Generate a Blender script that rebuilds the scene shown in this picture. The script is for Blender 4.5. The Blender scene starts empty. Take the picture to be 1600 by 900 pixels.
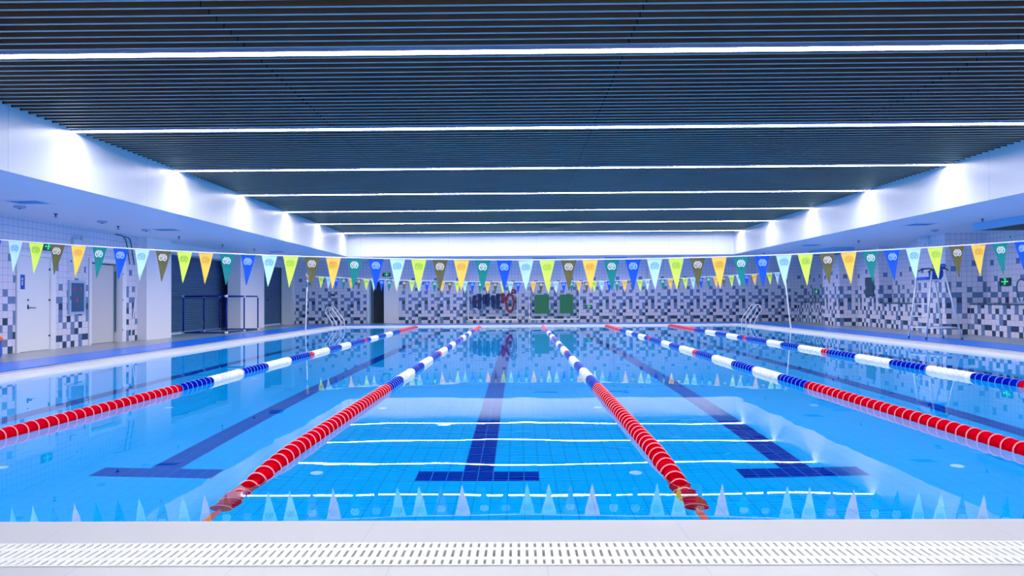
import bpy, bmesh, math, random
from math import sin, cos, pi, radians
from mathutils import Vector, Matrix
random.seed(7)
SC = bpy.context.scene
COL = SC.collection

# ------------------------------------------------------------------ geometry of the hall (metres, water level z = 0)
H_CAM = 1.0628
WL, WR, YN, YF = -6.95, 8.60, 3.31, 28.44      # pool edges
DZ = 0.046                                     # deck level
DEPTH = 1.166                                  # pool depth
CL, CR, CY0, CY1 = -6.76, 8.45, -2.3, 28.18    # ceiling recess
ZS, ZC = 2.80, 3.655                           # soffit, baffle underside
LW, RW, BY, FY = -10.2, 12.2, -2.5, 31.54
L0, LP = 7.40, 3.3095                          # ceiling light rhythm
ROPES = [-4.08 + 2.5 * i for i in range(5)]
LANES = [-5.43, -2.83, -0.33, 2.17, 4.67, 7.22]
T = 0.1427                                     # wall tile

# ------------------------------------------------------------------ materials
def srgb(r, g, b):
    f = lambda c: (c / 255 / 12.92) if c <= 10 else ((c / 255 + .055) / 1.055) ** 2.4
    return (f(r), f(g), f(b), 1)

def mat(name, col, rough=.5, metal=0, emit=None, es=0, spec=.5, trans=0):
    m = bpy.data.materials.new(name); m.use_nodes = True
    b = m.node_tree.nodes['Principled BSDF']
    b.inputs['Base Color'].default_value = col
    b.inputs['Roughness'].default_value = rough
    b.inputs['Metallic'].default_value = metal
    b.inputs['Specular IOR Level'].default_value = spec
    if emit is not None:
        b.inputs['Emission Color'].default_value = emit
        b.inputs['Emission Strength'].default_value = es
    return m

class NT:
    def __init__(s, m): s.t = m.node_tree; s.n = s.t.nodes; s.l = s.t.links; s.b = s.n['Principled BSDF']
    def math(s, op, a, b=None, c=None):
        n = s.n.new('ShaderNodeMath'); n.operation = op
        for i, v in enumerate((a, b, c)):
            if v is None: continue
            if isinstance(v, (int, float)): n.inputs[i].default_value = v
            else: s.l.new(v, n.inputs[i])
        return n.outputs[0]
    def sep(s, out):
        n = s.n.new('ShaderNodeSeparateXYZ'); s.l.new(out, n.inputs[0]); return n.outputs
    def pos(s):
        return s.n.new('ShaderNodeNewGeometry').outputs['Position']
    def uv(s):
        return s.n.new('ShaderNodeTexCoord').outputs['UV']
    def mix(s, f, a, b):
        n = s.n.new('ShaderNodeMix'); n.data_type = 'RGBA'
        for k, v in ((0, f), (6, a), (7, b)):
            if isinstance(v, (int, float)): n.inputs[k].default_value = v
            elif isinstance(v, tuple): n.inputs[k].default_value = v
            else: s.l.new(v, n.inputs[k])
        return n.outputs[2]
    def noise(s, scale, detail=2, vec=None):
        n = s.n.new('ShaderNodeTexNoise'); n.inputs['Scale'].default_value = scale
        n.inputs['Detail'].default_value = detail
        s.l.new(vec if vec is not None else s.pos(), n.inputs['Vector'])
        return n.outputs[0]
    def line(s, v, pitch, off, w):          # 1 on a joint of width w
        q = s.math('DIVIDE', s.math('SUBTRACT', v, off), pitch)
        d = s.math('ABSOLUTE', s.math('SUBTRACT', s.math('FRACT', s.math('ADD', q, .5)), .5))
        return s.math('LESS_THAN', d, w / pitch / 2)

def grid_mat(name, base, grout, ax, pitch, off, w, rough=.3, es=0, var=0.0, spec=.5, bump=0):
    m = mat(name, base, rough, spec=spec); N = NT(m); p = N.sep(N.pos())
    f = N.math('MAXIMUM', N.line(p[ax[0]], pitch[0], off[0], w), N.line(p[ax[1]], pitch[1], off[1], w))
    b = base
    if var:
        b = N.mix(N.noise(1.3, 3), tuple(c * (1 - var) for c in base[:3]) + (1,), tuple(min(1, c * (1 + var)) for c in base[:3]) + (1,))
    c = N.mix(f, b, grout)
    N.l.new(c, N.b.inputs['Base Color'])
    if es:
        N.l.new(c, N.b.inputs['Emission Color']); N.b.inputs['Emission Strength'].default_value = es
    return m

POOL_GLOW = .66  # basin tiles glow evenly in place of light coming through the water
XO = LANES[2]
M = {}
M['pool_tile'] = grid_mat('pool tile', (.0, .265, .78, 1), (.0, .14, .48, 1), (0, 1), (.119, .245), (XO, 5.44), .006, .6, POOL_GLOW, spec=0)
M['pool_line'] = grid_mat('pool lane tile', (.0, .006, .20, 1), (.02, .14, .55, 1), (0, 1), (.119, .245), (XO, 5.44), .005, .6, POOL_GLOW, spec=0)
M['pool_wall_x'] = grid_mat('pool wall tile x', (.0, .265, .78, 1), (.0, .10, .40, 1), (1, 2), (.119, .245), (0, 0), .006, .2, POOL_GLOW * .8)
M['pool_wall_y'] = grid_mat('pool wall tile y', (.0, .265, .78, 1), (.0, .10, .40, 1), (0, 2), (.119, .245), (0, 0), .006, .2, POOL_GLOW * .8)
M['deck'] = grid_mat('deck stone', (.34, .325, .325, 1), (.27, .26, .28, 1), (0, 1), (.6, .6), (.1, 2.74), .004, .25, var=.10)
M['coping'] = grid_mat('coping stone', (.295, .287, .305, 1), (.23, .225, .26, 1), (0, 1), (1.38, 50), (-.67, 0), .005, .4, var=.05)
M['coping_side'] = mat('white side coping', (.80, .76, .74, 1), .35)
M['grate'] = mat('white grating plastic', (.56, .55, .53, 1), .35)
M['gutter'] = mat('gutter dark', (.025, .02, .015, 1), .8)
M['mat_blue'] = mat('blue rubber mat', (.0, .13, .95, 1), .22, spec=.07)
M['cove'] = mat('cove panel', (.78, .84, .93, 1), .32)
N = NT(M['cove']); p = N.sep(N.pos())
f = N.math('MAXIMUM', N.line(p[1], 3.52, 9.36, .012), N.math('MULTIPLY', N.line(p[0], 1.74, -2.79, .010), N.math('GREATER_THAN', p[1], CY1 - .02)))
N.l.new(N.mix(f, (.72, .76, .86, 1), (.45, .5, .7, 1)), N.b.inputs['Base Color'])
M['soffit'] = mat('soffit paint', (.86, .86, 1, 1), .5)
M['baffle'] = mat('ceiling baffle', (.10, .095, .105, 1), .38)
N = NT(M['baffle']); p = N.sep(N.pos())
f = N.line(p[0], 3.92, -2.79, .014)
N.l.new(N.mix(f, (.085, .042, .026, 1), (.012, .01, .012, 1)), N.b.inputs['Base Color'])
M['baffle'].node_tree.nodes['Principled BSDF'].inputs['Specular IOR Level'].default_value = .2
M['baffle_edge_lit'] = mat('ceiling baffle lower edge', (.27, .27, .27, 1), .4)  # paler than the sides: light from below put into the colour
M['void'] = mat('ceiling void', (.02, .02, .025, 1), .9)
M['paint'] = mat('white wall paint', (.93, .92, .97, 1), .5)
M['door'] = mat('white door paint', (.96, .94, .96, 1), .4)
M['frame'] = mat('white door frame', (.92, .92, .98, 1), .4)
M['leaf_beige'] = mat('beige door leaf', (.62, .57, .60, 1), .5)
M['dark'] = mat('dark interior', (.012, .012, .02, 1), .7)
M['black'] = mat('black plastic', (.012, .012, .016, 1), .4)
M['shutter'] = mat('grey roller shutter', (.045, .085, .19, 1), .5, spec=.25)
M['steel'] = mat('polished steel', (.62, .66, .78, 1), .38, .35)
M['white_tube'] = mat('white tube', (.92, .93, .97, 1), .3)
M['blue_tube'] = mat('blue pipe', (.0, .004, .22, 1), .45, spec=.15)
M['seat_blue'] = mat('blue seat plastic', (.0, .035, .62, 1), .3)
M['counter'] = mat('dark counter stone', (.05, .06, .10, 1), .3)
M['green'] = mat('green foam', (.030, .165, .038, 1), .7)
M['navy'] = mat('navy foam', (.004, .012, .085, 1), .6)
M['foam_white'] = mat('white foam', (.6, .65, .85, 1), .6)
M['ring_red'] = mat('red foam', (.30, .004, .012, 1), .5)
M['orange'] = mat('orange tape', (.8, .28, .05, 1), .5)
M['teal_tape'] = mat('teal tape', (.02, .25, .40, 1), .5)
M['cord'] = mat('white cord', (.85, .85, .92, 1), .5, emit=(.8, .8, 1, 1), es=.12)  # cord is no lamp; slight glow added to brighten it
M['strap'] = mat('red strap', (.75, .06, .02, 1), .5, emit=(.8, .05, .01, 1), es=.2)  # glow put into the material in place of light falling on it
M['disc'] = mat('white floor inlet', (.6, .75, .95, 1), .4, emit=(.45, .65, .95, 1), es=.5)  # glows to replace light reaching the pool floor
M['cable'] = mat('dark cable', (.02, .05, .13, 1), .5)
M['sign_blue'] = mat('blue sign', (.0, .015, .5, 1), .3)
M['sign_white'] = mat('sign white', (.7, .7, .8, 1), .4)
M['sign_grey'] = mat('sign print grey', (.10, .11, .25, 1), .5)
M['fire_glass'] = mat('hydrant cabinet glass', (.045, .075, .19, 1), .2)
M['fire_red'] = mat('hydrant lettering', (.30, .01, .10, 1), .4)
M['exit_body'] = mat('exit sign housing', (.003, .012, .012, 1), .3)
M['exit_glow'] = mat('exit sign green', (0, .3, .1, 1), .4, emit=(.02, 1, .28, 1), es=1.5)
M['alu'] = mat('aluminium trim', (.40, .48, .72, 1), .35, .4)
M['ac'] = mat('air conditioner panel', (.25, .48, .86, 1), .4)
M['vent'] = mat('blue air vent', (.05, .25, .72, 1), .5)
M['brass'] = mat('brass', (.7, .5, .2, 1), .3, .8)
LIGHT_L = 72.0
M['lamp'] = mat('light diffuser', (.9, .9, 1, 1), .4, emit=(.86, .89, 1, 1), es=LIGHT_L)
M['lamp_body'] = mat('light housing', (.30, .28, .55, 1), .4)
M['lamp_joint'] = mat('light joint', (.2, .2, .3, 1), .5)

def tile_mat(name, base, grout, rough=.22):
    m = mat(name, base, rough); N = NT(m); p = N.sep(N.uv())
    f = N.math('MAXIMUM', N.line(p[0], 1, 0, .045), N.line(p[1], 1, 0, .045))
    N.l.new(N.mix(f, base, grout), N.b.inputs['Base Color'])
    return m
TILES = [tile_mat('wall tile light', (.82, .77, .93, 1), (.22, .26, .52, 1)),
         tile_mat('wall tile mid', (.15, .18, .40, 1), (.10, .12, .34, 1)),
         tile_mat('wall tile dark', (.022, .024, .075, 1), (.03, .035, .12, 1))]

# water: refracting, reflecting, gently rippled
m = bpy.data.materials.new('pool water'); m.use_nodes = True
t = m.node_tree; t.nodes.remove(t.nodes['Principled BSDF'])
g = t.nodes.new('ShaderNodeBsdfGlass'); g.inputs['IOR'].default_value = 1.333; g.inputs['Roughness'].default_value = 0
g.inputs['Color'].default_value = (.90, .985, 1, 1)
t.links.new(g.outputs[0], t.nodes['Material Output'].inputs['Surface'])
geo = t.nodes.new('ShaderNodeNewGeometry')
mp = t.nodes.new('ShaderNodeMapping'); mp.inputs['Scale'].default_value = (.55, 1, 1); t.links.new(geo.outputs['Position'], mp.inputs['Vector'])
nz = t.nodes.new('ShaderNodeTexNoise'); nz.inputs['Scale'].default_value = 1.7; nz.inputs['Detail'].default_value = 1.5
t.links.new(mp.outputs[0], nz.inputs['Vector'])
bp = t.nodes.new('ShaderNodeBump'); bp.inputs['Strength'].default_value = 1.0; bp.inputs['Distance'].default_value = .0012
t.links.new(nz.outputs[0], bp.inputs['Height']); t.links.new(bp.outputs[0], g.inputs['Normal'])
M['water'] = m

# ------------------------------------------------------------------ mesh helpers
class MB:
    def __init__(s): s.v = []; s.f = []; s.mi = []; s.uv = []; s.sm = []
    def quad(s, a, b, c, d, mi=0, uv=None, sm=False):
        n = len(s.v); s.v += [tuple(a), tuple(b), tuple(c), tuple(d)]; s.f.append((n, n+1, n+2, n+3)); s.mi.append(mi); s.uv.append(uv); s.sm.append(sm)
    def poly(s, pts, mi=0):
        n = len(s.v); s.v += [tuple(p) for p in pts]; s.f.append(tuple(range(n, n+len(pts)))); s.mi.append(mi); s.uv.append(None); s.sm.append(False)
    def box(s, x0, x1, y0, y1, z0, z1, mi=0):
        n = len(s.v)
        s.v += [(x0,y0,z0),(x1,y0,z0),(x1,y1,z0),(x0,y1,z0),(x0,y0,z1),(x1,y0,z1),(x1,y1,z1),(x0,y1,z1)]
        for f in ((0,3,2,1),(4,5,6,7),(0,1,5,4),(1,2,6,5),(2,3,7,6),(3,0,4,7)):
            s.f.append(tuple(n+i for i in f)); s.mi.append(mi); s.uv.append(None); s.sm.append(False)
        return s
    def xbox(s, M4, sx, sy, sz, mi=0):
        n = len(s.v); s.box(-sx/2, sx/2, -sy/2, sy/2, -sz/2, sz/2, mi)
        for i in range(n, n+8): s.v[i] = tuple(M4 @ Vector(s.v[i]))
        return s
    def lathe(s, prof, axis='z', o=(0,0,0), seg=16, mi=None, cap=True, a0=0):
        n = len(s.v); k = len(prof)
        for (h, r) in prof:
            for j in range(seg):
                a = a0 + 2*pi*j/seg; c, d = r*cos(a), r*sin(a)
                p = {'z': (c, d, h), 'y': (c, h, -d), 'x': (h, c, d)}[axis]
                s.v.append((o[0]+p[0], o[1]+p[1], o[2]+p[2]))
        for i in range(k-1):
            for j in range(seg):
                j2 = (j+1) % seg
                s.f.append((n+i*seg+j, n+i*seg+j2, n+(i+1)*seg+j2, n+(i+1)*seg+j)); s.mi.append(mi[i] if mi else 0); s.uv.append(None); s.sm.append(True)
        if cap:
            s.f.append(tuple(n+j for j in reversed(range(seg)))); s.mi.append(mi[0] if mi else 0); s.uv.append(None); s.sm.append(False)
            s.f.append(tuple(n+(k-1)*seg+j for j in range(seg))); s.mi.append(mi[-1] if mi else 0); s.uv.append(None); s.sm.append(False)
        return s
    def tube(s, pts, r, seg=8, mi=0, closed=False):
        pts = [Vector(p) for p in pts]; n0 = len(s.v); k = len(pts)
        up = None
        for i, p in enumerate(pts):
            a = pts[(i-1) % k] if (closed or i > 0) else p
            b = pts[(i+1) % k] if (closed or i < k-1) else p
            d = (b-a).normalized()
            if up is None:
                up = d.orthogonal().normalized()
            up = (up - d*up.dot(d)).normalized(); w = d.cross(up)
            rr = r[i] if isinstance(r, (list, tuple)) else r
            for j in range(seg):
                t_ = 2*pi*j/seg; s.v.append(tuple(p + up*rr*cos(t_) + w*rr*sin(t_)))
        rng = range(k) if closed else range(k-1)
        for i in rng:
            i2 = (i+1) % k
            for j in range(seg):
                j2 = (j+1) % seg
                s.f.append((n0+i*seg+j, n0+i*seg+j2, n0+i2*seg+j2, n0+i2*seg+j)); s.mi.append(mi); s.uv.append(None); s.sm.append(True)
        if not closed:
            s.f.append(tuple(n0+j for j in reversed(range(seg)))); s.mi.append(mi); s.uv.append(None); s.sm.append(False)
            s.f.append(tuple(n0+(k-1)*seg+j for j in range(seg))); s.mi.append(mi); s.uv.append(None); s.sm.append(False)
        return s
    def mesh(s, name, mats):
        me = bpy.data.meshes.new(name); me.from_pydata(s.v, [], s.f)
        for m_ in (mats if isinstance(mats, (list, tuple)) else [mats]): me.materials.append(m_)
        me.polygons.foreach_set('material_index', s.mi); me.polygons.foreach_set('use_smooth', s.sm)
        if any(u is not None for u in s.uv):
            L = me.uv_layers.new(name='UVMap'); k = 0
            for fi, f in enumerate(s.f):
                for j in range(len(f)):
                    L.data[k].uv = s.uv[fi][j] if s.uv[fi] else (.5, .5); k += 1
        me.update(); return me
    def build(s, name, mats, parent=None, loc=None):
        return link(name, s.mesh(name, mats), parent, loc)

def link(name, me, parent=None, loc=None):
    o = bpy.data.objects.new(name, me); COL.objects.link(o)
    if loc is not None: o.location = loc
    if parent is not None: o.parent = parent
    return o

def rounded(pts, r, n=4):
    """polyline with rounded inner corners"""
    P = [Vector(p) for p in pts]; out = [P[0]]
    for i in range(1, len(P)-1):
        a, b, c = P[i-1], P[i], P[i+1]
        d1 = (a-b); d2 = (c-b); q = min(r, d1.length*.48, d2.length*.48)
        s_, e_ = b + d1.normalized()*q, b + d2.normalized()*q
        for k in range(n+1):
            u = k/n; out.append(s_*(1-u)**2 + b*2*u*(1-u) + e_*u*u)
    out.append(P[-1]); return out

def struct(o): o['kind'] = 'structure'; return o
def tag(o, label, cat, group=None, kind=None):
    o['label'] = label; o['category'] = cat
    if group: o['group'] = group
    if kind: o['kind'] = kind
    return o
def empty(name, loc, label, cat, group=None):
    o = bpy.data.objects.new(name, None); o.empty_display_size = .1; COL.objects.link(o); o.location = loc
    return tag(o, label, cat, group)
def copy_tree(o, parent=None):
    c = o.copy(); COL.objects.link(c)
    if parent is not None: c.parent = parent
    for ch in o.children: copy_tree(ch, c)
    return c
ORD = ['first', 'second', 'third', 'fourth', 'fifth', 'sixth', 'seventh', 'eighth', 'ninth', 'tenth', 'eleventh', 'twelfth', 'thirteenth']

# ------------------------------------------------------------------ wall mosaic
DARKS = {0: (3, 5), 1: (1, 2), 2: (6,), 3: (0,), 4: (4,), 5: (0,), 6: (2,)}
MIDS = {0: (0,), 1: (0, 4), 2: (5,), 3: (3, 5), 4: (2, 6), 5: (2, 6), 6: (0, 4), 7: (1, 2, 5, 6), 8: (0, 4), 9: (0, 2), 10: (6,), 12: (1,), 13: (5,)}
def tcol(r, c):
    c %= 7
    if c in DARKS.get(r, ()): return 2
    if c in MIDS.get(r, ()): return 1
    return 0
def tile_face(mb, o, u, W, z0, z1, s0=0.0, holes=(), zb=DZ):
    """vertical mosaic face from o along unit u (normal = u x z); s0 = tile phase in metres, holes = (a0,a1,z0,z1)"""
    o = Vector(o); u = Vector(u)
    us = {0.0, W}; zs = {z0, z1}
    k = math.floor(s0/T)
    while k*T - s0 < W:
        if k*T - s0 > 0: us.add(k*T - s0)
        k += 1
    k = 0
    while zb + k*T < z1:
        if zb + k*T > z0: zs.add(zb + k*T)
        k += 1
    for (a, b, c, d) in holes:
        us |= {v for v in (a, b) if 0 < v < W}; zs |= {v for v in (c, d) if z0 < v < z1}
    us = sorted(us); zs = sorted(zs)
    for i in range(len(us)-1):
        a, b = us[i], us[i+1]
        if b-a < 1e-6: continue
        cm = (a+b)/2
        ci = math.floor((s0+cm)/T)
        for j in range(len(zs)-1):
            c, d = zs[j], zs[j+1]
            zm = (c+d)/2
            if any(h[0] < cm < h[1] and h[2] < zm < h[3] for h in holes): continue
            A, B = o+u*a, o+u*b
            uv = [((s0+a)/T, (c-zb)/T), ((s0+b)/T, (c-zb)/T), ((s0+b)/T, (d-zb)/T), ((s0+a)/T, (d-zb)/T)]
            mb.quad((A.x, A.y, c), (B.x, B.y, c), (B.x, B.y, d), (A.x, A.y, d), tcol(math.floor((zm-zb)/T), ci), uv)

# far wall: normal -y, u = +x ; pattern phase so that column 0 starts at x = 5.52
PH = lambda x: x - 5.515
mb = MB()
tile_face(mb, (-9.95, FY, 0), (1, 0, 0), 22.6, DZ, ZS, PH(-9.95), holes=[(3.22, 4.62, 0, 1.95)])
struct(mb.build('wall_far', TILES))
for nm, x0, x1 in (('trim_1', -3.49, -2.36), ('trim_2', 4.16, 5.5)):
    mb = MB(); d = .24
    tile_face(mb, (x0, FY-d, 0), (1, 0, 0), x1-x0, DZ, ZS, PH(x0))
    tile_face(mb, (x0, FY, 0), (0, -1, 0), d, DZ, ZS, 0)
    tile_face(mb, (x1, FY-d, 0), (0, 1, 0), d, DZ, ZS, 0)
    o = struct(mb.build(nm, TILES)); o['label'] = 'tiled pilaster on the far wall'

# left wall (normal +x, u = +y)... faces run so that u x z points to +x
D1 = (14.46, 15.42, 2.03); D2 = (16.90, 18.22, 2.03)
mb = MB()
def ly(y): return y - BY
tile_face(mb, (LW, BY, 0), (0, 1, 0), 18.98-BY, DZ, ZS, .05, holes=[(ly(14.36), ly(15.60), 0, 2.11), (ly(16.80), ly(18.42), 0, 2.11)])
struct(mb.build('wall_left', TILES))
for i, (y0, y1) in enumerate(((18.98, 20.33), (25.42, 27.78), (31.14, FY+.05))):
    mb = MB().box(-10.42 if i == 1 else -10.95, -9.95, y0, y1, 0, ZS)
    o = struct(mb.build('wall_left_column', M['paint']))
mb = MB().box(-10.95, -10.28, 20.33, 25.42, 2.52, ZS).box(LW-.45, -10.28, 27.78, 31.14, 2.52, ZS)
struct(mb.build('trim_3', M['paint']))

# right wall: low tiled counter fronts, niches, one full-height panel, columns.   u = -y gives normal -x
mb = MB()
def seg_r(x, y1, y0, z0, z1): tile_face(mb, (x, y1, 0), (0, -1, 0), y1-y0, z0, z1, 40-y1)
CT = .852
NB = 12.65
for (ya, yb) in ((27.3, FY), (20.8, 24.35), (14.35, 19.47), (BY, 13.0)):
    seg_r(RW, yb, ya, DZ, CT); seg_r(NB, yb, ya, CT, ZS)
seg_r(RW, 25.9, 24.35, DZ, ZS)
tile_face(mb, (RW, 24.35, 0), (1, 0, 0), NB-RW, CT, ZS, 0)
struct(mb.build('wall_right', TILES))
for (y0, y1) in ((25.9, 27.3), (19.47, 20.8), (13.0, 14.35)):
    mb = MB(); cx = 11.55
    tile_face(mb, (cx, y1, 0), (0, -1, 0), y1-y0, DZ, ZS, 0)
    tile_face(mb, (cx, y0, 0), (1, 0, 0), NB-cx, DZ, ZS, 0)
    tile_face(mb, (NB, y1, 0), (-1, 0, 0), NB-cx, DZ, ZS, 0)
    struct(mb.build('wall_right_column', TILES))
for i, (ya, yb, lab) in enumerate(((27.3, FY, 'dark stone ledge over the tiled counter in the far right corner'),
                       (20.8, 24.35, 'dark stone ledge over the tiled counter between the two right columns'),
                       (14.35, 19.47, 'dark stone ledge over the tiled counter nearest the right frame edge'))):
    tag(MB().box(RW-.03, NB-.002, ya+.003, yb-.003, CT+.001, CT+.036).build('counter_top', M['counter']), lab, 'counter', 'stone ledges along the right wall')
# back wall and outer shell
struct(MB().box(-10.7, 13.0, BY-.1, BY, 0, 4.0).build('wall_back', M['paint']))
struct(MB().box(NB+.06, NB+.16, BY-.1, FY+.1, 0, 4.0).build('wall_right_outer', M['paint']))
struct(MB().box(-11.2, -10.95, BY-.1, FY+.3, 0, 4.0).build('wall_left_outer', M['paint']))
struct(MB().box(-10.8, 13.0, FY+.9, FY+1.0, 0, 4.0).build('wall_far_outer', M['dark']))

# ------------------------------------------------------------------ ceiling
mb = MB()
mb.box(-11.0, CL, BY-.1, FY+.2, ZS, ZS+.05); mb.box(CR, 13.0, BY-.1, FY+.2, ZS, ZS+.05)
mb.box(CL, CR, CY1, FY+.2, ZS, ZS+.05); mb.box(CL, CR, BY-.1, CY0, ZS, ZS+.05)
struct(mb.build('ceiling_soffit', M['soffit']))
ZT = 3.95
mb = MB()
mb.box(CL-.002, CL+.006, CY0, CY1, ZS, ZT); mb.box(CR-.006, CR+.002, CY0, CY1, ZS, ZT)
mb.box(CL, CR, CY1-.006, CY1+.002, ZS, ZT); mb.box(CL, CR, CY0-.002, CY0+.006, ZS, ZT)
struct(mb.build('ceiling_cove', M['cove']))
struct(MB().box(CL-.1, CR+.1, CY0-.1, CY1+.1, ZT, ZT+.05).build('ceiling_slab', M['void']))
# corrugated baffles: one square-wave strip, pitch 1/20 of the light rhythm
PITCH = LP/20; BW = .036; BH = .105
x0, x1 = CL+.035, CR-.035
prof = []
k = -58
y = L0 + k*PITCH
while y < CY1 - .12:
    if y > CY0 + .1 and k % 20 != 0:
        prof += [(y-BW/2, ZC+BH), (y-BW/2, ZC), (y+BW/2, ZC), (y+BW/2, ZC+BH)]
    k += 1; y = L0 + k*PITCH
mb = MB(); n = len(prof)
for (yy, zz) in prof: mb.v += [(x0, yy, zz), (x1, yy, zz)]
for i in range(n-1):
    mb.f.append((2*i, 2*i+1, 2*i+3, 2*i+2)); mb.mi.append(1 if i % 4 == 1 else 0); mb.uv.append(None); mb.sm.append(False)
struct(mb.build('ceiling', [M['baffle'], M['baffle_edge_lit']]))

# linear ceiling lights (two of them run over and behind the camera)
LW_ = .105
def linear_light(y, label):
    t_ = empty('linear_light', (0, y, ZC), label, 'light', 'linear lights between the ceiling baffles')
    h_ = MB().box(CL+.012, CR-.012, -.068, .068, .0, .10)
    h_.box(CL+.012, CR-.012, -.068, -.060, -.012, .0); h_.box(CL+.012, CR-.012, .060, .068, -.012, 0)
    h_.build('housing', M['lamp_body'], t_)
    xs = [CL+.014] + [-4.84 + 2.845*i for i in range(5)] + [CR-.014]
    for a, b in zip(xs, xs[1:]):
        MB().box(a+.006, b-.006, -LW_/2, LW_/2, -.006, -.001).build('diffuser', M['lamp'], t_)
    return t_
for i in range(-2, 7):
    lab = {-2: 'white linear ceiling light behind the camera', -1: 'white linear ceiling light above the camera, out of frame'}.get(i)
    if lab is None:
        lab = ('white linear ceiling light, topmost in the picture and nearest the camera', 'second white linear ceiling light from the top of the picture',
               'third white linear ceiling light from the top of the picture', 'fourth white linear ceiling light, middle one of the seven',
               'fifth white linear ceiling light, third from the far end', 'sixth white linear ceiling light, last but one before the far end',
               'shortest white linear ceiling light, closest to the far white bulkhead')[i]
    linear_light(L0 + i*LP, lab)

# ------------------------------------------------------------------ floor, pool, water
GR0, GR1 = 2.745, 3.012     # near grating
mb = MB()
def fl(xa, xb, ya, yb, mi=0): mb.box(xa, xb, ya, yb, DZ-.25, DZ, mi)
SL = (-7.56, WL-.38); SR = (WR+.38, 9.22)      # side gratings (outer, inner)
fl(-11.0, 13.0, BY-.1, GR0); 
fl(-11.0, SL[0], GR0, FY+1); fl(SR[1], 13.0, GR0, FY+1); fl(SL[0], SR[1], YF+.35, FY+1)
struct(mb.build('floor', M['deck']))
struct(MB().box(SL[0], SR[1], GR1, YN, DZ-.25, DZ).build('trim_4', M['coping']))
struct(MB().box(SL[1], WL, YN, YF+.35, DZ-.25, DZ+.004).build('trim_5', M['coping_side']))
struct(MB().box(WR, SR[0], YN, YF+.35, DZ-.25, DZ+.004).build('trim_6', M['coping_side']))
struct(MB().box(WL, WR, YF, YF+.35, DZ-.25, DZ+.004).build('trim_7', M['coping_side']))
mb = MB().box(SL[0], SR[1], GR0, GR1, -.21, -.20)
mb.box(SL[0], SL[1], YN, YF+.35, -.21, -.20); mb.box(SR[0], SR[1], YN, YF+.35, -.21, -.20)
struct(mb.build('gutter_floor', M['gutter']))

# pool basin
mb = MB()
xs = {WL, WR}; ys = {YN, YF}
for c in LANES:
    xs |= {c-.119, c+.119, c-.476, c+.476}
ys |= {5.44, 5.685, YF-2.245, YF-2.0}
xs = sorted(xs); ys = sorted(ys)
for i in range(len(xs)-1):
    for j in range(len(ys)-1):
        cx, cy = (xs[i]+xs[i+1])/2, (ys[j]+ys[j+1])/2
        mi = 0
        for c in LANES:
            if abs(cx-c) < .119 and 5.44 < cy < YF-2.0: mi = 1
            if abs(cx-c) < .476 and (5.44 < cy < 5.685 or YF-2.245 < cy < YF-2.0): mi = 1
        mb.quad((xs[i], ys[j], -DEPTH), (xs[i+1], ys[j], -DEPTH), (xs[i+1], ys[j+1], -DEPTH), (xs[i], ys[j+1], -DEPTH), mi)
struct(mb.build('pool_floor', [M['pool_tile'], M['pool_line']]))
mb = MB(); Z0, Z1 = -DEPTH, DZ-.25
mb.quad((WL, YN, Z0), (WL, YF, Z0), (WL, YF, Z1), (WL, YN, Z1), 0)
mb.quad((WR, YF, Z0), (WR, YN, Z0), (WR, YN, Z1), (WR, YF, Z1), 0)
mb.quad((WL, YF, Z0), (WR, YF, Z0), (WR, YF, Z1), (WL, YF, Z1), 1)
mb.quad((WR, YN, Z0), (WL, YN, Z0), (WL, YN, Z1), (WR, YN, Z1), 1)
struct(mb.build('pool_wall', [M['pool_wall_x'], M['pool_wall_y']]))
mb = MB(); mb.quad((WL, YN, 0), (WR, YN, 0), (WR, YF, 0), (WL, YF, 0))
tag(mb.build('pool_water', M['water']), 'clear blue swimming pool water filling the basin', 'water', kind='stuff')

# white inlet discs on the pool floor, under the ropes
me = MB().lathe([(0, .045), (.006, .05), (.012, .046), (.012, .030), (.008, .028), (.008, .008), (.013, .006)], seg=20).mesh('inlet', M['disc'])
pos_word = ['under the leftmost lane rope', 'under the second lane rope from the left', 'under the middle lane rope', 'under the fourth lane rope from the left', 'under the rightmost lane rope']
row_word = ['nearest row', 'second row', 'third row']
for r, yy in enumerate((5.62, 8.32, 11.05)):
    for i, X in enumerate(ROPES):
        if (r == 0 and i == 4): continue
        o = link('floor_inlet', me, None, (X-.02, yy, -DEPTH+.001))
        tag(o, f'white pool floor inlet, {row_word[r]}, {pos_word[i]}', 'pool inlet', 'white inlets on the pool floor')

# overflow gratings: comb of bars along the gutter, joined by two ribs
def grating(name, a0, a1, b0, b1, axis, label):
    mb = MB(); P_ = .033; w = .0222; z0, z1 = DZ-.03, DZ+.003
    def bx(p0, p1, q0, q1, za, zb):
        if axis == 'x': mb.box(p0, p1, q0, q1, za, zb)
        else: mb.box(q0, q1, p0, p1, za, zb)
    n = int((a1-a0)/P_)
    for i in range(n): bx(a0+i*P_, a0+i*P_+w, b0+.004, b1-.004, z0, z1)
    W = b1-b0
    for q in (.30, .70): bx(a0, a0+(n-1)*P_+w, b0+W*q-.017, b0+W*q+.017, z0-.01, z1-.001)
    for q in (.02, .93): bx(a0, a0+(n-1)*P_+w, b0+W*q, b0+W*(q+.05), z0-.01, z1-.001)
    tag(mb.build(name, M['grate']), label, 'drain grating', 'white overflow gratings round the pool')
grating('drain_grating', SL[0], SR[1], GR0, GR1, 'x', 'white slotted drain grating across the foreground, nearest the camera')
grating('drain_grating', YN, YF+.34, SL[0], SL[1], 'y', 'white slotted drain grating along the left pool edge beside the blue mat')
grating('drain_grating', YN, YF+.34, SR[0], SR[1], 'y', 'white slotted drain grating along the right pool edge below the lifeguard chair')

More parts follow.
